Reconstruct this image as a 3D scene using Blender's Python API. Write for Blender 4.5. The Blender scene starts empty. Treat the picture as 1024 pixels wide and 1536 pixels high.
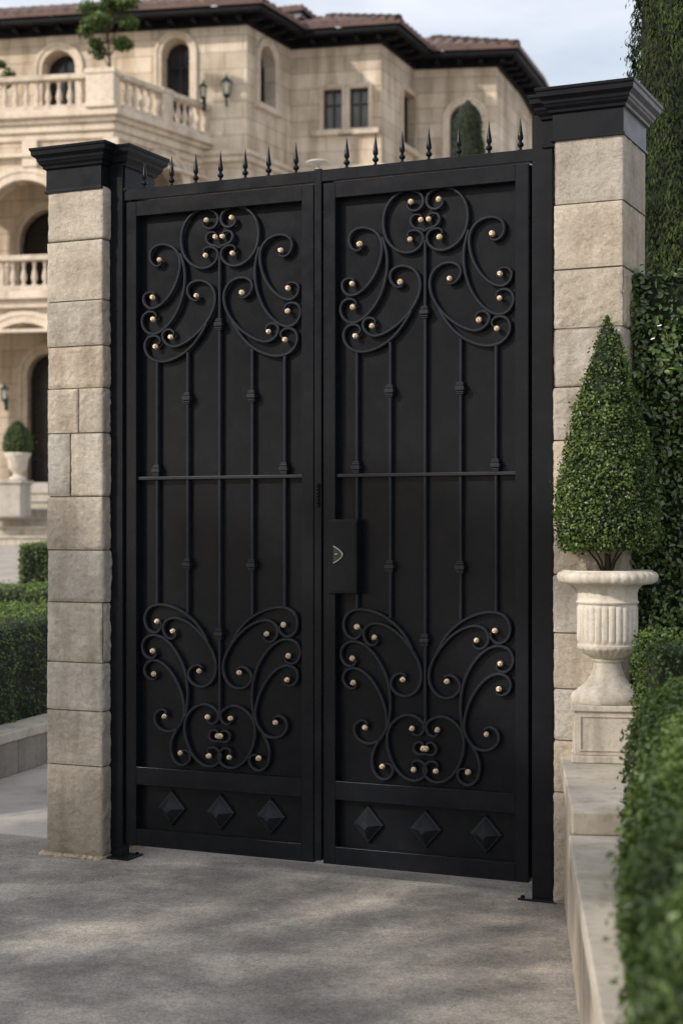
import bpy, bmesh, math, random
import numpy as np
from mathutils import Vector, Matrix, noise
from mathutils.geometry import tessellate_polygon
random.seed(7); rng = np.random.default_rng(7)
PI = math.pi; R = math.radians
S = bpy.context.scene; COL = S.collection

# ------------------------------------------------------------ survey of the place
H = 1.5; F = 2400.0; CX = 512.0; HZ = 790.0
TH = R(24.3); CT, ST = math.cos(TH), math.sin(TH)
GO = Vector((-1.021, 7.27, 0))                     # foot of the left gate post
def world(u, w, z): return Vector((GO.x + u*CT - w*ST, GO.y - u*ST - w*CT, z))
def gate_uz(px, py, w=0.0):                        # survey reading -> gate plane metres
    dx, dz = (px-CX)/F, (HZ-py)/F
    n = (-ST, -CT)
    t = (w + GO.x*n[0] + GO.y*n[1])/(dx*n[0] + n[1])
    X, Y = dx*t, t
    return ((X-GO.x)*CT - (Y-GO.y)*ST, H + dz*t)
def at(px, py, Y): return Vector(((px-CX)/F*Y, Y, H + (HZ-py)/F*Y))
def gx(px, Y): return (px-CX)/F*Y

# ------------------------------------------------------------ materials
def nm(name):
    m = bpy.data.materials.new(name); m.use_nodes = True
    return m, m.node_tree, m.node_tree.nodes['Principled BSDF']
def N(t, k, **kw):
    n = t.nodes.new(k)
    for a, b in kw.items():
        if a in n.inputs: n.inputs[a].default_value = b
        else: setattr(n, a, b)
    return n
def L(t, a, b): t.links.new(a, b)
def coords(t, kind='Object', scale=None):
    c = N(t, 'ShaderNodeTexCoord')
    return c.outputs[kind]
def noi(t, vec, sc, det=4, rough=.55):
    n = N(t, 'ShaderNodeTexNoise'); n.inputs['Scale'].default_value = sc
    n.inputs['Detail'].default_value = det; n.inputs['Roughness'].default_value = rough
    L(t, vec, n.inputs['Vector']); return n.outputs['Fac']
def ramp(t, fac, stops):
    r = N(t, 'ShaderNodeValToRGB'); e = r.color_ramp.elements
    while len(e) > len(stops): e.remove(e[-1])
    while len(e) < len(stops): e.new(1)
    for i, (p, c) in enumerate(stops):
        e[i].position = p; e[i].color = (*c, 1) if len(c) == 3 else c
    L(t, fac, r.inputs['Fac']); return r.outputs['Color']
def mix(t, fac, a, b, mode='MIX'):
    m = N(t, 'ShaderNodeMix', data_type='RGBA', blend_type=mode)
    if isinstance(fac, (int, float)): m.inputs['Factor'].default_value = fac
    else: L(t, fac, m.inputs['Factor'])
    for s, v in (('A', a), ('B', b)):
        i = [q for q in m.inputs if q.name == s and q.type == 'RGBA'][0]
        if isinstance(v, tuple): i.default_value = (*v, 1)
        else: L(t, v, i)
    return [q for q in m.outputs if q.type == 'RGBA'][0]
def bump(t, p, h, dist, st=1.0, prev=None):
    b = N(t, 'ShaderNodeBump'); b.inputs['Distance'].default_value = dist; b.inputs['Strength'].default_value = st
    L(t, h, b.inputs['Height'])
    if prev is not None: L(t, prev, b.inputs['Normal'])
    L(t, b.outputs['Normal'], p.inputs['Normal']); return b.outputs['Normal']
def c3(c, k): return tuple(min(1, x*k) for x in c)

def m_plain(name, col, rough=.5, metal=0, var=.25, sc=6, bd=0, spec=.5):
    m, t, p = nm(name); o = coords(t)
    f = noi(t, o, sc, 6)
    L(t, ramp(t, f, [(.3, c3(col, 1-var)), (.7, c3(col, 1+var))]), p.inputs['Base Color'])
    f2 = noi(t, o, sc*3.3, 4)
    rr = N(t, 'ShaderNodeMapRange'); rr.inputs['To Min'].default_value = max(.05, rough-.1); rr.inputs['To Max'].default_value = min(1, rough+.12)
    L(t, f2, rr.inputs['Value']); L(t, rr.outputs['Result'], p.inputs['Roughness'])
    p.inputs['Metallic'].default_value = metal
    p.inputs['Specular IOR Level'].default_value = spec
    if bd: bump(t, p, noi(t, o, sc*8, 5), bd)
    return m
def m_paint(name='black_powder_coat', k=1.0, spec=.5, rl=.22, rh=.33):
    m, t, p = nm(name); o = coords(t)
    base = ramp(t, noi(t, o, 3, 6), [(.3, c3((.0044, .0056, .0082), k)), (.75, c3((.0075, .0092, .0126), k))])
    dust = noi(t, o, 14, 8, .7)
    L(t, mix(t, .5, base, ramp(t, dust, [(.5, c3((.007, .0075, .009), k)), (.8, c3((.015, .015, .0155), k))])), p.inputs['Base Color'])
    L(t, ramp(t, noi(t, o, 9, 5), [(.3, (rl,)*3), (.7, (rh,)*3)]), p.inputs['Roughness'])
    p.inputs['Specular IOR Level'].default_value = spec; p.inputs['IOR'].default_value = 1.22
    b = bump(t, p, noi(t, o, 500, 2), .0001, .4)
    bump(t, p, noi(t, o, 5, 3), .004, .35, b)
    return m
def m_rock():
    m, t, p = nm('rough_limestone'); o = coords(t)
    at_ = N(t, 'ShaderNodeAttribute'); at_.attribute_name = 'tint'
    f = noi(t, o, 5, 8, .65)
    c = ramp(t, f, [(.25, (.49, .43, .355)), (.5, (.70, .63, .53)), (.78, (.86, .79, .68))])
    c = mix(t, 1.0, c, at_.outputs['Color'], 'MULTIPLY')
    f2 = noi(t, o, 60, 8, .8)
    c = mix(t, .5, c, ramp(t, f2, [(.35, (.55, .5, .45)), (.6, (1, 1, 1))]), 'MULTIPLY')
    mp = N(t, 'ShaderNodeMapping'); mp.inputs['Scale'].default_value = (9, 9, 1.2); L(t, o, mp.inputs['Vector'])
    c = mix(t, .45, c, ramp(t, noi(t, mp.outputs['Vector'], 1.2, 5), [(.35, (.55, .5, .44)), (.55, (1, 1, 1))]), 'MULTIPLY')
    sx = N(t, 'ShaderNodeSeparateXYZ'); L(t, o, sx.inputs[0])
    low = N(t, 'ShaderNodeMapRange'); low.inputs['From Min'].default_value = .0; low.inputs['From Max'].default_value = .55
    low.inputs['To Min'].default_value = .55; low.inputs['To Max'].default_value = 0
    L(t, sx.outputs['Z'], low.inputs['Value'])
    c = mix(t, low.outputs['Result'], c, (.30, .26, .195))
    L(t, c, p.inputs['Base Color']); p.inputs['Roughness'].default_value = .93; p.inputs['Specular IOR Level'].default_value = .2
    b = bump(t, p, noi(t, o, 26, 9, .75), .024, .9)
    bump(t, p, noi(t, o, 110, 7, .8), .007, 1, b)
    return m
def m_ashlar(name, base, bw=.95, bh=.42, mort=.6, sc=1.0):
    m, t, p = nm(name); uv = coords(t, 'UV')
    b = N(t, 'ShaderNodeTexBrick'); L(t, uv, b.inputs['Vector'])
    b.inputs['Scale'].default_value = sc; b.inputs['Mortar Size'].default_value = .013; b.inputs['Mortar Smooth'].default_value = .4
    b.inputs['Brick Width'].default_value = bw; b.inputs['Row Height'].default_value = bh; b.inputs['Bias'].default_value = 0
    b.inputs['Color1'].default_value = (*c3(base, .86), 1); b.inputs['Color2'].default_value = (*c3(base, 1.12), 1)
    b.inputs['Mortar'].default_value = (*c3(base, mort), 1)
    o = coords(t)
    c = mix(t, .75, b.outputs['Color'], ramp(t, noi(t, o, .9, 7, .65), [(.3, (.66, .6, .54)), (.62, (1, 1, 1))]), 'MULTIPLY')
    mp = N(t, 'ShaderNodeMapping'); mp.inputs['Scale'].default_value = (2.5, 2.5, .35); L(t, o, mp.inputs['Vector'])
    c = mix(t, .75, c, ramp(t, noi(t, mp.outputs['Vector'], 1, 6), [(.38, (.62, .57, .5)), (.55, (1, 1, 1))]), 'MULTIPLY')
    L(t, c, p.inputs['Base Color']); p.inputs['Roughness'].default_value = .9; p.inputs['Specular IOR Level'].default_value = .2
    bb = bump(t, p, b.outputs['Fac'], -.01, .6)
    bump(t, p, noi(t, o, 9, 8, .7), .02, .5, bb)
    return m
def m_stone(name, col, var=.3, sc=5, bd=.002, low=None):
    m, t, p = nm(name); o = coords(t)
    c = ramp(t, noi(t, o, sc, 8, .65), [(.25, c3(col, 1-var)), (.55, col), (.8, c3(col, 1+var*.5))])
    c = mix(t, .5, c, ramp(t, noi(t, o, sc*7, 7, .75), [(.32, (.55, .5, .43)), (.52, (1, 1, 1))]), 'MULTIPLY')
    mp = N(t, 'ShaderNodeMapping'); mp.inputs['Scale'].default_value = (sc*2, sc*2, sc*.3); L(t, o, mp.inputs['Vector'])
    c = mix(t, .5, c, ramp(t, noi(t, mp.outputs['Vector'], 1, 5), [(.36, (.6, .55, .48)), (.52, (1, 1, 1))]), 'MULTIPLY')
    L(t, c, p.inputs['Base Color']); p.inputs['Roughness'].default_value = .85; p.inputs['Specular IOR Level'].default_value = .25
    b = bump(t, p, noi(t, o, sc*6, 8, .7), bd, .7)
    bump(t, p, noi(t, o, sc*30, 5, .7), bd*.4, .7, b)
    return m
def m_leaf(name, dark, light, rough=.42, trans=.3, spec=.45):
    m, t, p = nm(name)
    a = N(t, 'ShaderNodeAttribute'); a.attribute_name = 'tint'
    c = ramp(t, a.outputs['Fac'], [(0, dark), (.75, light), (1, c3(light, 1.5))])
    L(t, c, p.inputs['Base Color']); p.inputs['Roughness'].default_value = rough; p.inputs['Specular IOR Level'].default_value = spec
    tr = N(t, 'ShaderNodeBsdfTranslucent'); L(t, mix(t, 1, c, (.9, 1, .45), 'MULTIPLY'), tr.inputs['Color'])
    ms = N(t, 'ShaderNodeMixShader'); ms.inputs['Fac'].default_value = trans
    L(t, p.outputs[0], ms.inputs[1]); L(t, tr.outputs[0], ms.inputs[2])
    L(t, ms.outputs[0], t.nodes['Material Output'].inputs['Surface'])
    return m
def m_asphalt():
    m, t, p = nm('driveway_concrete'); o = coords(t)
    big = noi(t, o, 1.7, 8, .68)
    c = ramp(t, big, [(.34, (.27, .247, .222)), (.48, (.39, .357, .315)), (.64, (.66, .59, .50))])  # worn mottling, its warm pale blotches coloured to imitate sun dapples
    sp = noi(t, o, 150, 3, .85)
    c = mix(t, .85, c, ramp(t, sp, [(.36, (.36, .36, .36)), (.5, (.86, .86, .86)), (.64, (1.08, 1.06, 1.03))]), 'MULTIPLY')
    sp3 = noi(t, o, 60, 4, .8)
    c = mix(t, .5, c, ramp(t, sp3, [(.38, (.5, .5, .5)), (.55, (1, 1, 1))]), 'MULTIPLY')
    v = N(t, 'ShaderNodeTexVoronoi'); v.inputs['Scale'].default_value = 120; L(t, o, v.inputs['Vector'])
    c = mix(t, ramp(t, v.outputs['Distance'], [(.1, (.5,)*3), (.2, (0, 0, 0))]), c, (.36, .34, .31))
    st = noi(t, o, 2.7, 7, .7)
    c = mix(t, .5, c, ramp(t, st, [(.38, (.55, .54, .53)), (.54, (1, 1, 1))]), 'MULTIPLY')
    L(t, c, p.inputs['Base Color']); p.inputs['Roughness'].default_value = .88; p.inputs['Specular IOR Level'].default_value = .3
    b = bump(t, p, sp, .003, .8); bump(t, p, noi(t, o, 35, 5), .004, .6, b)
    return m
M = {}
M['paint'] = m_paint(k=1.25)
M['iron'] = m_paint('black_wrought_iron', 2.5, .9, .26, .38)
M['sheet'] = m_paint('black_sheet_steel', 1.15, .5)
M['rock'] = m_rock()
M['mortar'] = m_stone('mortar_bed', (.26, .22, .175), .2, 20)
M['rubble'] = m_stone('chipped_mortar', (.5, .42, .3), .35, 14, .004)
M['gold'] = m_plain('brushed_gold_leaf', (.70, .54, .37), .5, .7, .25, 70, .0012)
M['steel'] = m_plain('satin_steel', (.5, .5, .5), .3, 1, .1, 30)
M['urn'] = m_stone('aged_cast_limestone', (.66, .60, .51), .22, 9, .0018)
M['coping'] = m_stone('limestone_coping', (.52, .47, .39), .22, 3.2, .0015)
M['wallface'] = m_stone('limestone_wall_face', (.46, .40, .32), .3, 4, .004)
M['kerb'] = m_stone('grey_kerb_stone', (.27, .245, .21), .3, 4, .004)
M['ashlar'] = m_ashlar('pale_ashlar', (.70, .605, .485), 1.0, .44)
M['trim'] = m_stone('carved_trim', (.70, .60, .48), .22, 1.2, .006)
M['baluster'] = m_stone('turned_stone', (.66, .57, .46), .22, 2.5, .003)
M['eave'] = m_plain('black_eave_timber', (.009, .009, .011), .6, 0, .3, 3, 0, .12)
M['glass'] = m_plain('dark_window_glass', (.012, .014, .016), .12, 0, .4, 1.0, 0, .6)
M['glass2'] = m_plain('curtained_window_glass', (.07, .068, .06), .15, 0, .6, 1.6, 0, .6)
M['wframe'] = m_plain('dark_bronze_frame', (.02, .016, .013), .5)
M['wood'] = m_plain('dark_oak', (.03, .02, .014), .5, 0, .35, 4)
M['curtain'] = m_plain('grey_curtain', (.2, .195, .18), .8)
M['tile'] = None
def m_tile():
    m, t, p = nm('clay_barrel_tile'); uv = coords(t, 'UV')
    b = N(t, 'ShaderNodeTexBrick'); L(t, uv, b.inputs['Vector']); b.offset = 0
    b.inputs['Scale'].default_value = 1; b.inputs['Brick Width'].default_value = .34; b.inputs['Row Height'].default_value = .42
    b.inputs['Mortar Size'].default_value = .012
    b.inputs['Color1'].default_value = (.10, .06, .05, 1); b.inputs['Color2'].default_value = (.26, .16, .125, 1); b.inputs['Mortar'].default_value = (.045, .03, .027, 1)
    o = coords(t)
    L(t, mix(t, .6, b.outputs['Color'], ramp(t, noi(t, o, 2.2, 6), [(.35, (.5, .5, .52)), (.6, (1, 1, 1))]), 'MULTIPLY'), p.inputs['Base Color'])
    p.inputs['Roughness'].default_value = .8
    return m
M['tile'] = m_tile()
M['flash'] = m_plain('lead_flashing', (.16, .17, .18), .55)
M['ground'] = m_stone('pale_paving', (.42, .385, .34), .14, .5, .004)
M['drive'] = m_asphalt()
M['steps'] = m_stone('step_stone', (.5, .455, .4), .2, 1.0, .004)
M['box'] = m_leaf('boxwood_leaf', (.018, .040, .008), (.082, .128, .028), .42, .28, .5)
M['cone'] = m_leaf('topiary_leaf', (.018, .04, .009), (.11, .165, .034), .36, .28, .5)
M['ivy'] = m_leaf('glossy_laurel_leaf', (.016, .036, .010), (.12, .19, .045), .27, .22, .8)
M['cyp'] = m_leaf('cypress_scale', (.008, .017, .005), (.046, .068, .017), .7, .2, .2)
M['tree'] = m_leaf('tree_leaf', (.025, .05, .012), (.13, .19, .05), .5, .35)
M['farbox'] = m_leaf('clipped_hedge_leaf', (.02, .042, .01), (.11, .16, .035), .5, .25)
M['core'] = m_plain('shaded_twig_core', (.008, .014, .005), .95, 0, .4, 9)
M['bark'] = m_plain('brown_bark', (.07, .05, .035), .9, 0, .35, 18, .004)
M['soil'] = m_plain('reddish_mulch', (.07, .032, .02), .95, 0, .6, 90, .006)
M['verd'] = m_plain('verdigris_lantern', (.03, .05, .045), .45, .5)
M['lglass'] = m_plain('frosted_lantern_glass', (.55, .53, .42), .3)
M['white'] = m_plain('white_enamel', (.55, .53, .48), .4)

# ------------------------------------------------------------ builders
def tag(o, label=None, cat=None, group=None, kind=None):
    if label: o['label'] = label
    if cat: o['category'] = cat
    if group: o['group'] = group
    if kind: o['kind'] = kind
    return o
def empty(name, loc, rz=0, label=None, cat=None, group=None):
    o = bpy.data.objects.new(name, None); o.empty_display_size = .1; COL.objects.link(o)
    o.location = loc; o.rotation_euler = (0, 0, rz); return tag(o, label, cat, group)
class MB:
    def __init__(s): s.v = []; s.f = []; s.uv = []; s.t = []
    def add(s, vs, fs, uvs=None, tint=(1, 1, 1)):
        b = len(s.v); s.v += [tuple(q) for q in vs]; s.f += [tuple(i+b for i in f) for f in fs]
        s.uv += list(uvs) if uvs else [(0, 0)]*len(vs); s.t += [tint]*len(vs); return s
    def box(s, x0, x1, y0, y1, z0, z1, tint=(1, 1, 1)):
        v = [(x, y, z) for z in (z0, z1) for y in (y0, y1) for x in (x0, x1)]
        uv = [(x+y, z) for x, y, z in v]
        return s.add(v, [(0, 2, 3, 1), (4, 5, 7, 6), (0, 1, 5, 4), (2, 6, 7, 3), (0, 4, 6, 2), (1, 3, 7, 5)], uv, tint)
    def poly_prism(s, pts, z0, z1):
        n = len(pts); v = [(p[0], p[1], z0) for p in pts] + [(p[0], p[1], z1) for p in pts]
        f = [(i, (i+1) % n, n+(i+1) % n, n+i) for i in range(n)] + [tuple(range(n-1, -1, -1)), tuple(range(n, 2*n))]
        d = 0; uv = []
        for i in range(n):
            uv.append((d, z0)); d += math.dist(pts[i][:2], pts[(i+1) % n][:2])
        return s.add(v, f, uv+[(a, z1) for a, _ in uv])
    def lathe(s, prof, n=24, c=(0, 0, 0), mod=None, rot=0, cap=True):
        v = []; m = len(prof)
        for i, (r, z) in enumerate(prof):
            for k in range(n):
                a = 2*PI*k/n + rot; rr = r*(mod(i, a, z) if mod else 1)
                v.append((c[0]+rr*math.cos(a), c[1]+rr*math.sin(a), c[2]+z))
        f = [(i*n+k, i*n+(k+1) % n, (i+1)*n+(k+1) % n, (i+1)*n+k) for i in range(m-1) for k in range(n)]
        if cap: f += [tuple(range(n-1, -1, -1)), tuple((m-1)*n+k for k in range(n))]
        return s.add(v, f, [(0, 0)]*len(v))
    def tube(s, pts, rad, n=8, flat=None):
        pts = [Vector(p) for p in pts]; v = []; m = len(pts)
        up0 = None
        for i, p in enumerate(pts):
            d = (pts[min(i+1, m-1)]-pts[max(i-1, 0)]).normalized()
            if up0 is None: up0 = Vector((0, 0, 1)) if abs(d.z) < .9 else Vector((1, 0, 0))
            a = d.cross(up0).normalized(); b = d.cross(a).normalized(); up0 = -b if b.dot(up0) < 0 else b
            r = rad(i/(m-1)) if callable(rad) else rad
            for k in range(n):
                q = 2*PI*k/n; v.append(p + a*r*math.cos(q) + b*r*math.sin(q))
        f = [(i*n+k, i*n+(k+1) % n, (i+1)*n+(k+1) % n, (i+1)*n+k) for i in range(m-1) for k in range(n)]
        f += [tuple(range(n-1, -1, -1)), tuple((m-1)*n+k for k in range(n))]
        return s.add(v, f)
    def build(s, name, mat, parent=None, smooth=False, bevel=0, seg=2, auto=None):
        me = bpy.data.meshes.new(name); me.from_pydata(s.v, [], s.f)
        bm = bmesh.new(); bm.from_mesh(me); bmesh.ops.recalc_face_normals(bm, faces=bm.faces); bm.to_mesh(me); bm.free()
        uvl = me.uv_layers.new(name='UVMap'); idx = np.empty(len(me.loops), dtype=np.int32); me.loops.foreach_get('vertex_index', idx)
        uvl.data.foreach_set('uv', np.array(s.uv, dtype=np.float32)[idx].ravel())
        ca = me.color_attributes.new('tint', 'FLOAT_COLOR', 'POINT')
        ca.data.foreach_set('color', np.hstack([np.array(s.t, dtype=np.float32), np.ones((len(s.t), 1), np.float32)]).ravel())
        me.materials.append(mat)
        if smooth: me.polygons.foreach_set('use_smooth', [True]*len(me.polygons))
        o = bpy.data.objects.new(name, me); COL.objects.link(o)
        if parent: o.parent = parent
        if auto:
            me.polygons.foreach_set('use_smooth', [True]*len(me.polygons)); me.set_sharp_from_angle(angle=R(auto))
        if bevel:
            b = o.modifiers.new('bevel', 'BEVEL'); b.width = bevel; b.segments = seg; b.limit_method = 'ANGLE'; b.angle_limit = R(40); b.harden_normals = False
        return o
def fix(o, loc, rz=0):
    o.location = loc; o.rotation_euler = (0, 0, rz); return o
def copy_tree(o, parent=None):
    c = o.copy(); COL.objects.link(c)
    if parent: c.parent = parent
    for ch in list(o.children): copy_tree(ch, c)
    return c

def leaves(name, P, Nn, size, mat, parent, aspect=.55, jitter=.8, tint=None, origin=(0, 0, 0), upright=0):
    P = np.asarray(P, float) - np.array(origin); n = len(P); Nn = np.asarray(Nn, float)
    nn = Nn + rng.normal(0, jitter, (n, 3)); nn /= np.linalg.norm(nn, axis=1)[:, None] + 1e-9
    a = np.cross(nn, rng.normal(0, 1, (n, 3))); a /= np.linalg.norm(a, axis=1)[:, None] + 1e-9
    if upright:
        a = np.array([[0, 0, 1.0]]) + rng.normal(0, upright, (n, 3)); a -= nn*np.sum(a*nn, 1)[:, None]; a /= np.linalg.norm(a, axis=1)[:, None] + 1e-9
    b = np.cross(nn, a)
    sz = size*rng.uniform(.6, 1.25, (n, 1))
    base = P - a*sz*.5; tip = P + a*sz*.5; mid = P
    w = sz*aspect*.5; fold = nn*sz*.10
    l = mid - a*sz*.06 + b*w + fold; r = mid - a*sz*.06 - b*w + fold
    l2 = mid + a*sz*.26 + b*w*.72 + fold*.6; r2 = mid + a*sz*.26 - b*w*.72 + fold*.6
    V = np.stack([base, l, l2, tip, r2, r], 1).reshape(-1, 3)
    k = np.arange(n)[:, None]*6
    Fc = np.concatenate([k+0, k+1, k+2, k+3, k+0, k+3, k+4, k+5], 1).reshape(-1, 4)
    me = bpy.data.meshes.new(name)
    me.vertices.add(len(V)); me.vertices.foreach_set('co', V.ravel())
    me.loops.add(Fc.size); me.loops.foreach_set('vertex_index', Fc.ravel().astype(np.int32))
    me.polygons.add(len(Fc)); me.polygons.foreach_set('loop_start', np.arange(len(Fc), dtype=np.int32)*4)
    me.polygons.foreach_set('loop_total', np.full(len(Fc), 4, dtype=np.int32)); me.update(calc_edges=True)
    tv = rng.uniform(0, 1, n)**1.2 if tint is None else np.clip(tint + rng.normal(0, .22, n), 0, 1)
    ca = me.color_attributes.new('tint', 'FLOAT_COLOR', 'POINT')
    tt = np.repeat(tv, 6); ca.data.foreach_set('color', np.stack([tt, tt, tt, np.ones_like(tt)], 1).astype(np.float32).ravel())
    me.materials.append(mat)
    o = bpy.data.objects.new(name, me); COL.objects.link(o)
    if parent: o.parent = parent
    return o
def nz(p, s): return noise.noise(Vector((p[0]*s, p[1]*s, p[2]*s)))

def hedge(name, c, sx, sy, z0, z1, rz, nleaf, size, mat, label, cat='hedge', group=None, rnd=.08, bulge=.03, faces='fltbr', core=.05, depth=.05):
    e = empty(name, (c[0], c[1], z0), rz, label, cat, group)
    hz = z1-z0; dims = {'f': sx*hz, 'b': sx*hz, 'l': sy*hz, 'r': sy*hz, 't': sx*sy}
    fs = [k for k in 'flbrt' if k in faces or k in 'fltbr']; ar = np.array([dims[k]*(1 if k in faces else .25) for k in fs]); pr = ar/ar.sum()
    P = []; Q = []; T = []
    for k in rng.choice(len(fs), nleaf, p=pr):
        f = fs[k]; a, b = rng.uniform(-1, 1), rng.uniform(0, 1)
        if f == 'f': p = Vector((a*sx/2, -sy/2, b*hz)); n = Vector((0, -1, 0))
        elif f == 'b': p = Vector((a*sx/2, sy/2, b*hz)); n = Vector((0, 1, 0))
        elif f == 'l': p = Vector((-sx/2, a*sy/2, b*hz)); n = Vector((-1, 0, 0))
        elif f == 'r': p = Vector((sx/2, a*sy/2, b*hz)); n = Vector((1, 0, 0))
        else: p = Vector((a*sx/2, (b-.5)*sy, hz)); n = Vector((0, 0, 1))
        # round the edges
        q = Vector((max(-sx/2+rnd, min(sx/2-rnd, p.x)), max(-sy/2+rnd, min(sy/2-rnd, p.y)), min(hz-rnd, p.z)))
        d = p-q
        if d.length > 1e-5: n = d.normalized(); p = q + n*rnd
        w = Vector((p.x+c[0], p.y+c[1], p.z))
        g = nz(w, 3.5)*.6 + nz(w, 9)*.4
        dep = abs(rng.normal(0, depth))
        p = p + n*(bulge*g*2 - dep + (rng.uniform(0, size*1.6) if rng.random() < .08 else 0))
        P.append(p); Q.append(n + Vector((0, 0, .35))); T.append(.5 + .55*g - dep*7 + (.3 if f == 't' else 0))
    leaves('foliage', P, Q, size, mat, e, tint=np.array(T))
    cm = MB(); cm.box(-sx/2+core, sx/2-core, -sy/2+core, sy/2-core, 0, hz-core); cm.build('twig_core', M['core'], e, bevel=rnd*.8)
    return e
def revolve_foliage(prof, n, size, bulge=.02, c=(0, 0, 0), depth=.03, sc=6):
    # prof: list (r,z); sample by area
    P = []; Q = []; T = []
    seg = []; 
    for (r0, z0), (r1, z1) in zip(prof, prof[1:]): seg.append((math.hypot(r1-r0, z1-z0)*(r0+r1)/2))
    seg = np.array(seg); pr = seg/seg.sum()
    for k in rng.choice(len(seg), n, p=pr):
        (r0, z0), (r1, z1) = prof[k], prof[k+1]
        t = rng.uniform(); a = rng.uniform(0, 2*PI); r = r0+(r1-r0)*t; z = z0+(z1-z0)*t
        nr, nzv = (z1-z0), -(r1-r0); l = math.hypot(nr, nzv)+1e-9
        if nr < 0 and False: nr, nzv = -nr, -nzv
        nv = Vector((nr/l*math.cos(a), nr/l*math.sin(a), nzv/l))
        p = Vector((r*math.cos(a), r*math.sin(a), z))
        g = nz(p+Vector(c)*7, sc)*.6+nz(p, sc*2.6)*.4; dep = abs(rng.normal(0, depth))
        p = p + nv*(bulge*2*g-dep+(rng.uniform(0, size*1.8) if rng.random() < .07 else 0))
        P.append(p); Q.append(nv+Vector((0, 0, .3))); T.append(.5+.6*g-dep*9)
    return P, Q, np.array(T)

# ------------------------------------------------------------ ground
def zt(y):                                     # the garden rises towards the house
    if y < 10: return 0.0
    if y > 36: return 1.08
    t = (y-10)/26; return 1.08*t
g = MB(); ys = [-40, -10, 0, 5, 10]+[10+26*k/10 for k in range(1, 11)]+[60, 150, 600]; xs = [-600, -60, -10, 0, 10, 60, 600]
v = [(x, y, zt(y)) for y in ys for x in xs]; nx = len(xs)
g.add(v, [(j*nx+i, j*nx+i+1, (j+1)*nx+i+1, (j+1)*nx+i) for j in range(len(ys)-1) for i in range(nx-1)])
tag(g.build('ground', M['ground']), kind='structure')
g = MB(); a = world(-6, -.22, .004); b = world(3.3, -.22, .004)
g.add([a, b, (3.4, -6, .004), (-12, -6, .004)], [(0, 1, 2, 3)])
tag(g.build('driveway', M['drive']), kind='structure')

# ------------------------------------------------------------ stone gate pillars
def rock_block(mb, x0, x1, y0, y1, z0, z1, amp=.011, res=.0085, seed=0):
    tv = random.uniform(.86, 1.12); wv = random.uniform(-.04, .05); tint = (tv*(1+wv), tv, tv*(1-wv*1.3))
    lo = Vector((x0, y0, z0)); hi = Vector((x1, y1, z1))
    for ax in range(3):
        for side in (0, 1):
            u, w = (ax+1) % 3, (ax+2) % 3
            nu = max(2, int((hi[u]-lo[u])/res)); nw = max(2, int((hi[w]-lo[w])/res))
            vs = []; uvs = []
            nv = Vector((0, 0, 0)); nv[ax] = 1 if side else -1
            for j in range(nw+1):
                for i in range(nu+1):
                    p = Vector((0, 0, 0)); p[ax] = (hi if side else lo)[ax]
                    p[u] = lo[u]+(hi[u]-lo[u])*i/nu; p[w] = lo[w]+(hi[w]-lo[w])*j/nw
                    e = min(i, nu-i)*(hi[u]-lo[u])/nu; e2 = min(j, nw-j)*(hi[w]-lo[w])/nw; d = min(e, e2)
                    k = min(1, d/.013); k = k*k*(3-2*k)
                    q = p+Vector((seed*3.1, seed*1.7, 0))
                    h = max(0, .5+.4*noise.fractal(q*8, .8, 2.0, 5)+.5*noise.fractal(q*38, .8, 2.1, 3)+.25*abs(noise.noise(q*17)))
                    # worn corners wander
                    off = nv*(k*h*amp) if ax != 2 else Vector((0, 0, 0))
                    wob = .006*noise.noise(p*26+Vector((seed, 0, 5)))
                    cc = (lo+hi)/2; dd = (p-cc); 
                    off += Vector((-1 if dd.x > 0 else 1, -1 if dd.y > 0 else 1, 0))*abs(wob)*(1-k)*.8
                    if ax != 2 or True:
                        z_in = (1-min(1, e2/.01)) if w == 2 else ((1-min(1, e/.01)) if u == 2 else 1)
                    vs.append(p+off); uvs.append((0, 0))
            m = nu+1
            mb.add(vs, [(j*m+i, j*m+i+1, (j+1)*m+i+1, (j+1)*m+i) for j in range(nw) for i in range(nu)], uvs, tint)
def pillar(name, u0, u1, w0, w1, courses, splits, label, seed):
    e = empty(name, world((u0+u1)/2, (w0+w1)/2, 0), -TH, label, 'gate pillar', 'stone pillars either side of the gate')
    hx, hy = (u1-u0)/2, (w1-w0)/2
    mb = MB(); j = .0028
    for i, (a, b) in enumerate(zip(courses, courses[1:])):
        jx = random.uniform(-.003, .003); jy = random.uniform(-.003, .003)
        xs = [-hx+jx]+[-hx+2*hx*s for s in splits.get(i, [])]+[hx+jx]
        for k in range(len(xs)-1):
            rock_block(mb, xs[k]+(j if k else 0), xs[k+1]-(j if k < len(xs)-2 else 0), -hy+jy, hy, a+j, b-j, random.uniform(.006, .010) if i < len(courses)-3 else .005, seed=seed+i*2+k)
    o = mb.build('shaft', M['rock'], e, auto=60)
    bm = bmesh.new(); bm.from_mesh(o.data); bmesh.ops.remove_doubles(bm, verts=bm.verts, dist=.0004); bm.to_mesh(o.data); bm.free()
    mb = MB(); q = .008; mb.box(-hx+q, hx-q, -hy+q, hy-q, 0, courses[-1]); mb.build('mortar_joint', M['mortar'], e)
    return e, hx, hy
def zl(y, Z): return H+(HZ-y)/F*Z
lc = [0.012]+[zl(y, 7.27) for y in (1147, 1065, 993, 903, 825, 745, 650, 583, 520, 452, 362)]+[3.035]
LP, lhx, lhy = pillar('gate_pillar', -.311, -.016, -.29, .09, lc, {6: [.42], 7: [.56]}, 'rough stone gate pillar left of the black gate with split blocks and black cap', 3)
rcs = [0.012]+[zl(y, 6.28) for y in (1190, 1112, 1034, 950, 862, 745, 660, 580, 492, 403, 305)]+[3.035]
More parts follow.
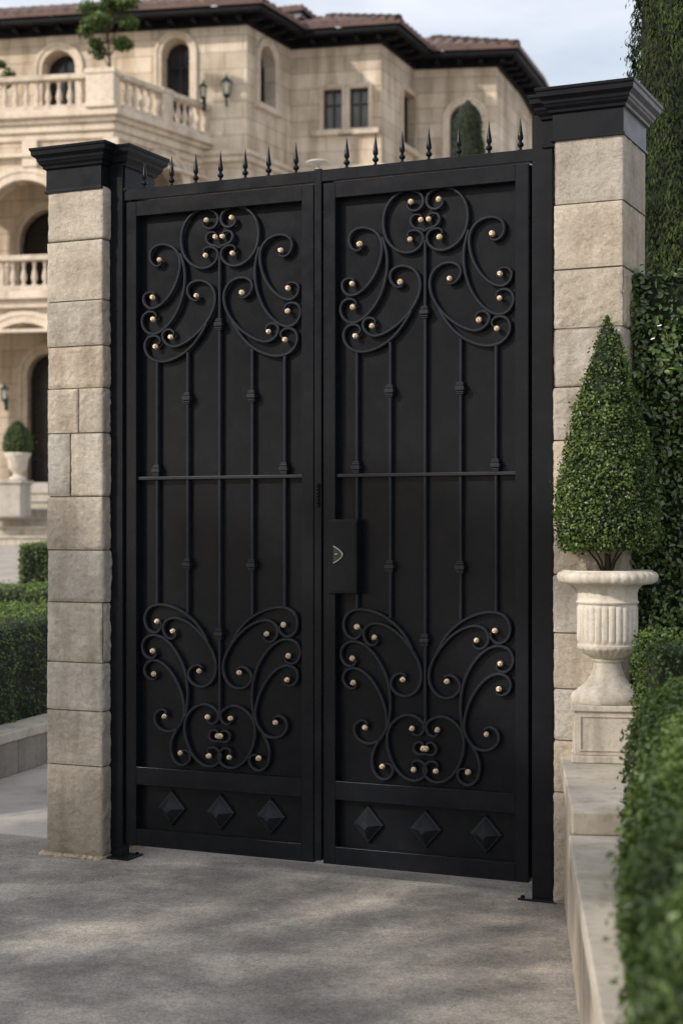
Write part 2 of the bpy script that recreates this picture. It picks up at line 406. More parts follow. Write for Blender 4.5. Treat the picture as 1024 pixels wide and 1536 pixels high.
RP, rhx, rhy = pillar('gate_pillar', 2.085, 2.36, -.26, .10, rcs, {}, 'rough stone gate pillar standing behind the potted cone shrub', 31)

def cap(e, x0, x1, y0, y1, ext):      # ext = (x0,x1,y0,y1) of the set-back wing above the gate post
    def ring(mb, b, prof):
        for (o0, za), (o1, zb) in zip(prof, prof[1:]):
            pass
        vs = []; 
        for o_, z in prof: vs += [(b[0]-o_, b[2]-o_, z), (b[1]+o_, b[2]-o_, z), (b[1]+o_, b[3]+o_, z), (b[0]-o_, b[3]+o_, z)]
        n = len(prof); fs = [(i*4+k, i*4+(k+1) % 4, (i+1)*4+(k+1) % 4, (i+1)*4+k) for i in range(n-1) for k in range(4)]
        fs += [(3, 2, 1, 0), tuple((n-1)*4+k for k in range(4))]
        mb.add(vs, fs)
    prof = [(o_*.8, 3.02+(z_q-3.02)*.735) for o_, z_q in [(.014, 3.02), (.014, 3.036), (.006, 3.038), (.006, 3.165), (.02, 3.172), (.022, 3.186), (.036, 3.2), (.04, 3.212), (.045, 3.216), (.047, 3.232), (.062, 3.246), (.068, 3.25), (.07, 3.276), (.076, 3.28), (.078, 3.296), (.06, 3.300)]]
    mb = MB(); ring(mb, (x0, x1, y0, y1), prof); mb.build('cap', M['paint'], e, bevel=.0015)
    mb = MB(); ring(mb, ext, [(a*.9, z-.004) for a, z in prof]); mb.build('cap', M['paint'], e, bevel=.0015)
cap(LP, -lhx, lhx-.01, -lhy, lhy, (lhx-.005, lhx+.07, -lhy+.075, lhy-.055))
cap(RP, -rhx+.0, rhx, -rhy, rhy, (-rhx-.06, -rhx+.005, -rhy+.07, rhy-.02))
# broken mortar skirt at the foot of the left pillar
mb = MB(); fr = random.Random(5)
for k in range(46):
    t = fr.random(); x = -lhx-.02+t*(2*lhx+.02); y = -lhy-.012-fr.random()*.02; s = fr.uniform(.008, .022)
    mb.lathe([(s*.9, 0), (s*fr.uniform(.7, 1.1), s*.4), (s*.3, s*fr.uniform(.6, 1.0))], 6, (x, y, 0.003), rot=fr.random()*6, mod=lambda i, a, z: 1+.25*math.sin(3*a+t*40))
mb.box(-lhx-.018, lhx+.01, -lhy-.016, lhy+.01, 0.003, .016)
mb.build('mortar_skirt', M['rubble'], LP)

# ------------------------------------------------------------ gate
GF = empty('gateway', GO, -TH, 'fixed black steel gate frame with two posts, a spiked header and centre strip', 'gateway')
def glb(mb, u0, u1, w0, w1, z0, z1): return mb.box(u0, u1, -w1, -w0, z0, z1)
# posts
uL0, _ = gate_uz(164, 800, .03); uL1, _ = gate_uz(184, 800, .03)
uR0, _ = gate_uz(797, 800, .03); uR1, _ = gate_uz(827, 800, .03)
uR1 += .004
for (a, b, zt_) in ((uL0, uL1, 3.15), (uR0, uR1, 3.15)):
    mb = MB(); glb(mb, a, b, -.03, .03, .012, zt_); p = mb.build('post', M['paint'], GF, bevel=.003)
    mb = MB(); glb(mb, a-.045, b+.055, -.06, .075, .004, .013)
    q = mb.build('base_plate', M['paint'], p, bevel=.0015)
    for du, dw in ((a-.03, .055), (b+.035, .055), (b+.035, -.04)):
        mb = MB(); mb.lathe([(.009, .013), (.009, .02), (.006, .022)], 6, (du, -dw, 0)); mb.build('bolt', M['paint'], p)
# header line z: reading 286..219 along the top
ztop = 3.022; zhb = 2.972
um0, _ = gate_uz(471.5, 800, .02); um1, _ = gate_uz(482, 800, .02)
mb = MB(); glb(mb, uL1, um0, -.03, .02, zhb, ztop); mb.build('header_bar', M['paint'], GF, bevel=.002)
mb = MB(); glb(mb, um1, uR0, -.03, .02, zhb, ztop); mb.build('header_bar', M['paint'], GF, bevel=.002)
mb = MB(); glb(mb, um0, um1, -.03, .022, .075, ztop+.006); mb.build('centre_strip', M['paint'], GF, bevel=.002)
for a, b in ((uL1-.004, uL1+.03), (uR0-.03, uR0+.004), (um0-.02, um1+.02)):  # strips added behind the leaf gaps to block light leaking through
    mb = MB(); glb(mb, a, b, -.06, -.05, .07, zhb); mb.build('gap_light_stop', M['paint'], GF)
# spikes
sp = [(.0125, 0), (.0125, .006), (.007, .009), (.007, .016), (.014, .021), (.0165, .027), (.014, .033), (.008, .038), (.0075, .044), (.0125, .05), (.014, .056), (.0125, .066), (.0092, .083), (.005, .108), (.0008, .136)]
for px in (217, 258, 294, 331, 368, 403, 444, 520, 563, 603, 643, 688, 733, 780):
    u, _ = gate_uz(px, 250, -.005)
    mb = MB(); mb.lathe(sp, 14, (u, .005, ztop-.001), mod=lambda i, a, z: .86); mb.build('spike', M['paint'], GF, auto=40)
# ribbed catch on the centre strip
u, z = gate_uz(475.5, 743, .03); mb = MB()
for k in range(7): mb.lathe([(.006, -.05+k*.0145), (.0085, -.048+k*.0145), (.0085, -.039+k*.0145), (.006, -.037+k*.0145)], 12, (u, -.026, z))
mb.build('catch', M['paint'], GF, auto=40)

def catmull(pts, n=8):
    P = [Vector(p).to_2d() if len(p) > 2 else Vector((p[0], p[1])) for p in pts]; out = []
    P = [P[0]*2-P[1]]+P+[P[-1]*2-P[-2]]
    for i in range(1, len(P)-2):
        for k in range(n):
            t = k/n; a, b, c, d = P[i-1:i+3]
            out.append(.5*((2*b)+(c-a)*t+(2*a-5*b+4*c-d)*t*t+(3*b-a-3*c+d)*t**3))
    out.append(P[-2]); return out
def smooth(pts, it=10):
    for _ in range(it):
        pts = [pts[0]]+[(pts[i-1]+pts[i]*2+pts[i+1])/4 for i in range(1, len(pts)-1)]+[pts[-1]]
    return pts
def flatbar(mb, pts, wd, w0, w1, taper=(False, False)):
    n = len(pts); vs = []; m = 8; c = wd*.30; h = w1-w0
    L_ = [0]
    for i in range(1, n): L_.append(L_[-1]+(pts[i]-pts[i-1]).length)
    for i in range(n):
        d = (pts[min(i+1, n-1)]-pts[max(i-1, 0)]).normalized(); s = Vector((-d.y, d.x))
        k = 1.0
        if taper[0]: k = min(k, .45+.55*min(1, L_[i]/.07))
        if taper[1]: k = min(k, .45+.55*min(1, (L_[-1]-L_[i])/.07))
        hw = wd/2*k; cc = c*k
        for (a, b) in ((-hw, w0), (-hw, w1-cc), (-hw+cc, w1), (hw-cc, w1), (hw, w1-cc), (hw, w0)):
            q = pts[i]+s*a; vs.append((q.x, -b, q.y))
    m = 6
    fs = [(i*m+k, i*m+(k+1) % m, (i+1)*m+(k+1) % m, (i+1)*m+k) for i in range(n-1) for k in range(m)]
    fs += [tuple(range(m)), tuple((n-1)*m+k for k in range(m))]
    mb.add(vs, fs)

OW0, OW1 = -.024, -.006          # ornament sits between panel and frame face
def TL(x, y): return gate_uz(190+x/3.531, 260+y/3.531, -.012)
def BL(x, y): return gate_uz(190+x/3.531, 880+y/3.531, -.012)
# survey of the left half of the ornament: (points, start tip centre, end tip centre)
top_half = [
 ([(424, 248), (407, 258), (408, 278), (428, 292), (455, 290), (477, 270), (484, 240), (474, 212), (448, 195), (408, 190), (360, 206), (316, 250), (292, 310), (289, 370), (300, 425), (326, 467), (362, 493), (402, 503), (442, 493), (472, 465), (484, 430), (472, 401), (446, 389), (418, 395), (407, 414), (420, 436)], 1, 1),
 ([(472, 338), (474, 320), (455, 311), (430, 320), (420, 345), (430, 370), (452, 382), (478, 384), (489, 396)], 1, 0),
 ([(176, 459), (184, 482), (160, 493), (134, 478), (122, 444), (130, 408), (160, 382), (202, 376), (245, 392), (274, 428), (283, 476), (275, 540), (250, 608), (214, 664), (172, 703), (130, 717), (100, 700), (88, 668), (98, 641), (124, 629), (148, 637), (140, 658)], 1, 1),
 ([(284, 424), (298, 470), (307, 520), (307, 590), (293, 664), (264, 740), (220, 804), (172, 844), (130, 852), (96, 832), (80, 792), (88, 755), (114, 734), (146, 736), (160, 760), (142, 774)], 0, 1),
 ([(372, 649), (384, 668), (360, 676), (332, 656), (320, 622), (331, 590), (362, 570), (404, 569), (444, 592), (467, 638), (465, 700), (440, 762), (400, 820), (350, 868), (298, 903), (250, 919), (212, 906), (190, 874), (194, 842), (220, 826), (247, 836), (250, 858), (236, 868)], 1, 1),
 ([(424, 795), (390, 856), (340, 922), (280, 968), (212, 996), (152, 994), (112, 966), (95, 922), (106, 880), (138, 860), (168, 867), (180, 894), (155, 919)], 0, 1)]
bot_half = [
 ([(163, 183), (182, 192), (184, 216), (158, 244), (124, 236), (99, 203), (97, 152), (120, 112), (165, 95), (222, 101), (290, 130), (350, 176), (398, 236), (428, 296)], 1, 0),
 ([(247, 235), (264, 252), (246, 276), (214, 270), (193, 234), (199, 192), (233, 167), (282, 170), (342, 202), (400, 260), (448, 335), (472, 405), (468, 468), (438, 516), (394, 532), (350, 516), (324, 476), (334, 436), (368, 414), (398, 424), (385, 446)], 1, 1),
 ([(140, 340), (158, 354), (146, 376), (114, 378), (88, 350), (82, 308), (102, 270), (142, 255), (192, 270), (240, 314), (284, 384), (310, 456), (322, 530), (322, 610), (310, 688)], 1, 0),
 ([(145, 462), (159, 480), (140, 493), (110, 481), (92, 446), (104, 406), (142, 388), (192, 408), (240, 460), (280, 536), (302, 612), (306, 680), (280, 740), (240, 766), (196, 764), (160, 738), (146, 700), (158, 664), (188, 650), (214, 664), (202, 686)], 1, 1),
 ([(296, 712), (262, 760), (238, 815), (234, 868), (248, 918), (284, 948), (322, 936), (338, 902), (326, 874), (304, 866), (286, 880)], 0, 1),
 ([(430, 690), (432, 716), (452, 728), (478, 714), (488, 682), (468, 648), (424, 624), (376, 630), (332, 664), (308, 716), (308, 780), (326, 846), (358, 906), (404, 946), (450, 954), (484, 936), (499, 902), (484, 866), (456, 850), (430, 862), (437, 896)], 1, 1),
 ([(484, 790), (482, 766), (458, 758), (438, 776), (438, 804), (460, 822), (492, 818)], 1, 0)]
def make_leaf(pxl, pxr, label, right):
    # leaf outer edges on the frame face (w = .012)
    u0, _ = gate_uz(pxl, 800, .012); u1, _ = gate_uz(pxr, 800, .012)
    e = empty('gate_leaf', world(u0, 0, 0), -TH, label, 'gate leaf', 'tall black leaves of the double gate')
    W = u1-u0
    st = .056                      # stile width
    z0, z1 = .062, zhb-.006
    zr0, zr1 = .338, .418          # lock rail above the bottom panel
    zb = .138
    it = z1-.066
    mb = MB()
    fw0, fw1 = -.032, .012
    glb(mb, 0, st, fw0, fw1, z0, z1); glb(mb, W-st, W, fw0, fw1, z0, z1)
    s0 = st; s1 = W-st
    glb(mb, s0, s1, fw0, fw1-.0, it, z1); glb(mb, s0, s1, fw0, fw1-.0, zr0, zr1); glb(mb, s0, s1, fw0, fw1-.0, z0, zb)
    mb.build('frame', M['paint'], e, bevel=.0022)
    mb = MB(); glb(mb, .01, W-.01, -.046, -.034, z0+.01, z1-.01); mb.build('panel', M['sheet'], e)
    # trace reference in left-leaf metres
    uc = TL(491, 800)[0]; ul0 = gate_uz(188, 800, .012)[0]; Wl = gate_uz(469.5, 800, .012)[0]-ul0
    sc = W/Wl; cen = W/2
    def loc(u): return (u-uc)*sc
    def scrolls(half, fn):
        for pts, t0, t1 in half:
            for sgn in (-1, 1):
                raw = [fn(*p) for p in pts]
                P = [Vector((cen-sgn*loc(u), z)) for u, z in raw]
                cu = smooth(catmull(P, 8), 12)
                mb = MB()
                flatbar(mb, cu, .0128, OW0, OW1, (t0, t1)); o = mb.build('scroll', M['iron'], e, auto=35)
                for on, p, q in ((t0, P[0], P[1]), (t1, P[-1], P[-2])):
                    if on:
                        mb = MB(); r = .0125*random.uniform(.93, 1.08)
                        # snail-shell button: low dome with a raised coil
                        pr = [(r*math.cos(a), r*.6*math.sin(a)) for a in [R(x) for x in range(-40, 91, 16)]]
                        tmp = MB(); tmp.lathe(pr+[(.0002, r*.6)], 14)
                        mb.add([(p.x+x, -(OW1-.003+zz), p.y+y) for x, y, zz in tmp.v], tmp.f)
                        ph_ = random.uniform(0, 6); tmp = MB()
                        tmp.tube([(p.x+r*.62*math.cos(a)*(1-(a-ph_)/11), -(OW1+.004+(a-ph_)*.0006), p.y+r*.62*math.sin(a)*(1-(a-ph_)/11)) for a in [x*.6+ph_ for x in range(0, 14)]], .0042, 6)
                        mb.add(tmp.v, tmp.f)
                        mb.build('gold_tip', M['gold'], o, auto=50)
    scrolls(top_half, TL); scrolls(bot_half, BL)
    # bars
    offs = [loc(TL(160, 1040)[0]), loc(TL(322, 1040)[0]), 0]; offs = offs+[-offs[1], -offs[0]]
    ztops = [TL(160, 998)[1], TL(320, 948)[1], TL(490, 440)[1]]; zbots = [BL(156, 97)[1], BL(320, 140)[1], BL(492, 668)[1]]
    for i, o_ in enumerate(offs):
        k = min(i, 4-i); mb = MB()
        flatbar(mb, [Vector((cen+o_, zbots[k])), Vector((cen+o_, ztops[k]))], .0125, OW0, OW1-.0015)
        b = mb.build('bar', M['iron'], e, auto=35)
        for zz in {0: [zl(706, 7.2)], 1: [zl(598, 7.15), zl(846, 7.15)], 2: [zl(489, 7.13), zl(949, 7.13)]}[k]:
            mb = MB()
            for dz, r, h in ((-.026, .0135, .006), (-.019, .0165, .005), (-.013, .0145, .004), (-.009, .0195, .016), (.008, .0145, .004), (.012, .0165, .006), (.019, .0135, .006)):
                glb(mb, cen+o_-r, cen+o_+r, OW0-.002, OW1+(r-.011)*1.3, zz+dz, zz+dz+h)
            mb.build('collar', M['iron'], b, bevel=.0012)
    zm = zl(717.5, 7.2)
    mb = MB(); glb(mb, st-.001, W-st+.001, OW0, OW1+.006, zm-.007, zm+.007); mb.build('mid_rail', M['iron'], e, bevel=.002)
    # inner moulding of bottom panel and diamonds
    for k in (.235, .5, .765) if not right else (.215, .5, .79):
        x = W*k; z = .238; mb = MB()
        def dia(h0, h1, r0, r1):
            vs = []
            for r, w in ((r0, h0), (r1, h1)): vs += [(x-r*.86, -w, z), (x, -w, z-r), (x+r*.86, -w, z), (x, -w, z+r)]
            mb.add(vs, [(i, (i+1) % 4, 4+(i+1) % 4, 4+i) for i in range(4)]+[(4, 5, 6, 7)])
        dia(-.034, -.020, .08, .08); dia(-.020, -.015, .08, .072); dia(-.015, .024, .068, .018)
        mb.build('diamond_stud', M['iron'], e, bevel=.001)
    return e, W, u0
LL, WL, uLL = make_leaf(188.5, 470, 'narrower left leaf of the black double gate, without a lock box', False)
RL, WR, uRL = make_leaf(484.5, 792, 'right leaf of the black double gate carrying the lock box', True)
# lock box
a0, zt0 = gate_uz(492, 779, .03); a1, zb0 = gate_uz(535, 891, .03); a0 -= uRL; a1 -= uRL
mb = MB(); glb(mb, a0, a1, -.034, .03, zb0, zt0); lb = mb.build('lock_box', M['paint'], RL, bevel=.004)
mb = MB(); glb(mb, a0+.012, a1-.006, .0285, .0318, zb0+.008, zt0-.008); mb.build('cover_plate', M['paint'], lb, bevel=.0015)
uc_, zc_ = gate_uz(500, 832, .035); uc_ -= uRL
mb = MB(); arc = [Vector((uc_+.044*math.cos(a)**.8 if math.cos(a) > 0 else uc_, zc_+.036*math.sin(a))) for a in [R(-88+176*k/24) for k in range(25)]]
arc = [Vector((uc_+.042*(1-abs(t)**1.7), zc_+.036*t)) for t in [-1+2*k/24 for k in range(25)]]
flatbar(mb, arc, .004, .031, .038); mb.build('pull_ring', M['steel'], lb, auto=40)
mb = MB(); vs = [(p.x-.002, -.0335, p.y) for p in arc]+[(uc_-.002, -.0335, zc_)]
mb.add(vs, [(i, i+1, 25) for i in range(24)]); mb.add([(v_[0], -.0315, v_[2]) for v_ in vs], [(i, i+1, 25) for i in range(24)])
mb.build('pull_cup', M['wframe'], lb)
mb = MB(); tmp = MB(); tmp.tube([(uc_+.006, -.037, zc_-.001), (uc_+.013, -.039, zc_+.002), (uc_+.021, -.037, zc_+.003)], .0032, 8); mb.add(tmp.v, tmp.f); mb.build('key_turn', M['steel'], lb, smooth=True)

# ------------------------------------------------------------ low wall to the right, running towards the viewer
WD = Vector((-.108, -1)).normalized(); WN = Vector((WD.y, -WD.x))      # WD: towards viewer; WN: away from driveway? 
WN = Vector((1, -.108)).normalized()
WB = Vector((.884, 6.36))
wrz = math.atan2(WD.x, -WD.y)      # local -y runs towards viewer
RW = empty('garden_wall', (WB.x, WB.y, 0), wrz, 'low limestone wall with smooth coping running from the right pillar to the viewer', 'wall')
mb = MB(); mb.box(0, .62, -6.2, 0, 0, .47)
mb.build('wall_face', M['wallface'], RW, bevel=.004)
mb = MB(); mb.box(-.018, .60, -1.355, .03, .532, .606); mb.box(.0, .58, -1.33, .02, .47, .532); mb.build('coping', M['coping'], RW, bevel=.006, seg=3)
for k in range(4):
    mb = MB(); y1 = -1.36-k*.92; mb.box(-.028, .6, y1-.914, y1, .472, .535); mb.build('coping', M['coping'], RW, bevel=.006, seg=3)
# pedestal and urn
PX, PY = 1.022, 6.16
PD = empty('pedestal', (PX, PY, .607), R(-9), 'square panelled stone pedestal under the fluted urn', 'pedestal')
mb = MB(); hw = .135
mb.box(-hw, hw, -hw, hw, 0, .028); mb.box(-hw+.01, hw-.01, -hw+.01, hw-.01, .028, .195); mb.box(-hw-.002, hw+.002, -hw-.002, hw+.002, .195, .218)
mb.build('body', M['urn'], PD, bevel=.004)
mb = MB()
for a in range(4):
    q = MB(); y = -hw+.01
    for (xa, xb, za, zb_) in ((-.105, .105, .045, .052), (-.105, .105, .173, .18), (-.105, -.098, .052, .173), (.098, .105, .052, .173)):
        q.box(xa, xb, y-.006, y+.002, za, zb_)
    rm = Matrix.Rotation(a*PI/2, 3, 'Z'); mb.add([rm @ Vector(p) for p in q.v], q.f)
mb.build('panel_moulding', M['urn'], PD, bevel=.0015)
UR = empty('garden_urn', (PX, PY, .826), 0, 'large cream fluted stone urn with beaded rim on the pedestal', 'urn'); UR.scale = (.96, .96, 1)
z_ = lambda y: 1.4225-y/831-.826
up = [(.140, 0), (.144, .006), (.1445, .02), (.139, .034), (.126, .044), (.118, .049), (.116, .054), (.104, .06), (.094, .068), (.082, .080), (.068, .10), (.058, .128), (.055, .152), (.062, .158), (.063, .164), (.058, .168), (.070, .174), (.092, .186), (.109, .2), (.117, .207), (.121, .212), (.121, .220), (.116, .223), (.1165, .228), (.1165, .370), (.117, .376), (.124, .38), (.1255, .386), (.121, .391), (.119, .398), (.1195, .42), (.126, .438), (.139, .449), (.155, .455)]
def umod(i, a, z):
    if .226 < z < .375:
        k = abs(math.sin(a*13)); edge = min(1, (z-.226)/.012, (.375-z)/.012); return 1+.055*edge*(k**.6)-.012
    if .172 < z < .209: return 1+.03*abs(math.sin(a*13))
    return 1
# resample body finely for flutes
up2 = []
for (r0, z0), (r1, z1) in zip(up, up[1:]):
    n = max(1, int(abs(z1-z0)/.006)); up2 += [(r0+(r1-r0)*k/n, z0+(z1-z0)*k/n) for k in range(n)]
up2.append(up[-1])
mb = MB(); mb.lathe(up2, 208, mod=umod, cap=False); mb.build('bowl', M['urn'], UR, auto=50)
rim = [(.150, .452), (.176, .455), (.186, .460), (.192, .468), (.1955, .478), (.196, .486), (.192, .495), (.184, .501), (.180, .503), (.178, .507), (.166, .508), (.150, .505), (.147, .495), (.146, .46)]
mb = MB(); mb.lathe(rim, 200, mod=lambda i, a, z: 1+(.03*(abs(math.cos(a*16))**.7) if 1 < i < 8 else 0), cap=False); mb.build('rim', M['urn'], UR, auto=50)
mb = MB(); mb.lathe([(.147, .47), (.10, .487), (.04, .49), (.001, .492)], 32, mod=lambda i, a, z: 1+.05*math.sin(a*7+i)); mb.build('soil', M['soil'], UR, smooth=True)
# cone shrub in the urn
ZU = .826+.49
CN = empty('cone_shrub', (PX, PY, ZU), 0, 'clipped green cone shrub growing in the fluted urn before the right pillar', 'shrub')
# apex reading 483 -> z 2.29
prof = [(.03, .15), (.10, .115), (.16, .085), (.192, .11), (.203, .17), (.196, .28), (.182, .40), (.150, .54), (.112, .70), (.078, .82), (.045, .92), (.022, .97), (.005, 1.0)]
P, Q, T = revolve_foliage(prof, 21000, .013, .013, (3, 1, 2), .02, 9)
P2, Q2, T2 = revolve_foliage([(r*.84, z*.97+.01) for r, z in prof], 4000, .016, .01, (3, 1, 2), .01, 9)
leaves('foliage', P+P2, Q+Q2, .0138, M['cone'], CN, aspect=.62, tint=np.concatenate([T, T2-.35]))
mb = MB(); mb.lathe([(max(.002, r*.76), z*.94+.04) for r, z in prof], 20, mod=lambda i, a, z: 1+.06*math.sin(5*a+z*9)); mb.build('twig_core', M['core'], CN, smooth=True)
mb = MB()
mb.tube([(0, 0, -.01), (.002, .0, .06), (-.003, 0, .13), (0, 0, .6)], lambda t: .015-.009*t, 10)
for a, r in ((2.7, .10), (3.6, .07), (5.6, .06), (.4, .09), (4.6, .05)):
    mb.tube([(.012*math.cos(a), .012*math.sin(a), -.005), (r*.4*math.cos(a), r*.4*math.sin(a), .05), (r*math.cos(a), r*math.sin(a), .12)], lambda t: .006-.003*t, 6)
mb.build('trunk', M['bark'], CN, smooth=True)

# ------------------------------------------------------------ hedges right
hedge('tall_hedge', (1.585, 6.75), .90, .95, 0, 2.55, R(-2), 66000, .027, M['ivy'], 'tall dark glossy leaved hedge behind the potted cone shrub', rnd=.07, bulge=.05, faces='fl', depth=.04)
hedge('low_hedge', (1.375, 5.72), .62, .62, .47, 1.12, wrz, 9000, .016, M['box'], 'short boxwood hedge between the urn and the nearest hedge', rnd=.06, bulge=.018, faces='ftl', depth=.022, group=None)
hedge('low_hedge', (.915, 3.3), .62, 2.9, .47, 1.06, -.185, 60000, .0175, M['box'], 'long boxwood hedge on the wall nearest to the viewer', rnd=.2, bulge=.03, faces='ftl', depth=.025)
# cypress top right
def cypress(loc, r, h, n, size, mat, label, sc=5, gr=None, name='cypress_tree'):
    e = empty(name, loc, 0, label, 'tree' , gr)
    prof = [(r*.55, .25), (r*.9, h*.08), (r, h*.25), (r*.99, h*.55), (r*.88, h*.75), (r*.6, h*.9), (r*.3, h*.97), (.01, h)]
    P, Q, T = revolve_foliage(prof, n, size, r*.13, loc, r*.05, sc)
    T = np.array([.45+1.0*nz((p.x*3+loc[0], p.y*3, p.z*.9), 2.6)+.35*nz(p, 14) for p in P])
    leaves('foliage', P, Q, size, mat, e, aspect=.26, jitter=.4, tint=T, upright=.28)
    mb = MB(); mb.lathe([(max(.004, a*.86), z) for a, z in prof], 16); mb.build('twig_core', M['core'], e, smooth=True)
    mb = MB(); mb.tube([(0, 0, -.05), (0, 0, .5)], r*.14, 8); mb.build('trunk', M['bark'], e)
    return e
cypress((gx(1036, 8.6), 8.6, 0), .345, 5.9, 62000, .034, M['cyp'], 'tall narrow cypress rising behind the right gate pillar', 7)
cyp2 = at(701, 150, 25)
def dome_shrub(loc, prof, n, size, mat, label, cat, name, bul=.03):
    e = empty(name, loc, 0, label, cat)
    P, Q, T = revolve_foliage(prof, n, size, bul, loc, bul, 4)
    leaves('foliage', P, Q, size, mat, e, tint=T)
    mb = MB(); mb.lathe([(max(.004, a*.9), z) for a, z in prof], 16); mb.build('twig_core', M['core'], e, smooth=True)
    return e
hh = cyp2.z-zt(25); w = .27
dome_shrub((cyp2.x, 25, zt(25)), [(.05, 0), (w*.95, .2), (w*1.1, hh*.5), (w, hh*.9), (w*.85, hh*.95), (w*.5, hh*.985), (.01, hh)], 14000, .04, M['cyp'], 'dark round-topped clipped column shrub before the arched window', 'shrub', 'column_shrub')

# ------------------------------------------------------------ garden left
krz = math.atan2(-.16, .7)*1.0
kd = Vector((.19, .7)).normalized()                # kerb runs away and to the right
K0 = Vector((gx(0, 9.5), 9.5))
KR = empty('planter_kerb', (K0.x, K0.y, 0), math.atan2(kd.y, kd.x), 'low grey stone kerb around the clipped hedge on the left', 'kerb')
for k in range(6):
    mb = MB(); mb.box(-2.0+k*.75, -1.255+k*.75, 0, .2, .0, .205); mb.build('kerb_stone', M['kerb'], KR, bevel=.006)
mb = MB(); mb.box(-2.0, 2.5, -.012, .23, .205, .262); mb.build('kerb_coping', M['coping'], KR, bevel=.006)
kn = Vector((-kd.y, kd.x))
def kp(s, d): return K0+kd*s+kn*d
c = kp(.1, .62); hedge('box_hedge', c, 4.2, .78, .0, .92, math.atan2(kd.y, kd.x), 26000, .022, M['farbox'], 'nearest clipped hedge behind the grey kerb at the left edge', rnd=.13, bulge=.035, faces='ftr', depth=.02, group=None)
c = (gx(20, 13.8), 13.8); hedge('box_hedge', c, 1.6, .9, zt(13.8)-.1, zl(908, 13.4), R(10), 9000, .028, M['farbox'], 'rounded low hedge second behind the grey kerb', rnd=.2, bulge=.04, faces='ft', depth=.03)
c = (gx(15, 16.8), 16.8); hedge('box_hedge', c, 1.7, .9, zt(16.8)-.1, zl(880, 16.4), R(0), 8000, .032, M['farbox'], 'broad low hedge below the pale forecourt', rnd=.2, bulge=.04, faces='ft', depth=.03)
c = (gx(62, 18.5), 18.5); hedge('box_hedge', c, .46, .6, zt(18)-.1, zl(815, 18.2), R(5), 5000, .03, M['farbox'], 'upright square hedge block touching the left pillar outline', rnd=.06, bulge=.02, faces='ftl', depth=.03)

# ------------------------------------------------------------ the mansion
MA = empty('mansion', (-3, 42, 0), 0, 'large pale stone mansion with tiled roof, black eaves and balustraded balcony', 'house')
MO = Vector((-3, 42, 0))
def V2(px, Z): return Vector((gx(px, Z), Z))
def shift(mb): mb.v = [(x-MO.x, y-MO.y, z-MO.z) for x, y, z in mb.v]; return mb
def mbuild(mb, name, mat, parent=None, **k): return shift(mb).build(name, mat, MA if parent is None else parent, **k)
def hit(P0, P1, px, py):
    d = P1-P0; dx = (px-CX)/F
    # P0.x + s d.x = dx*(P0.y + s d.y)
    s = (dx*P0.y-P0.x)/(d.x-dx*d.y); Y = P0.y+s*d.y
    return s*d.length, H+(HZ-py)/F*Y
def outline(s, half, z0, z1, arch, n=14):
    if not arch: return [(s-half, z0), (s+half, z0), (s+half, z1), (s-half, z1)]
    zc = z1-half
    return [(s-half, z0), (s+half, z0)]+[(s+half*math.cos(a), zc+half*math.sin(a)) for a in [PI*k/n for k in range(n+1)]]
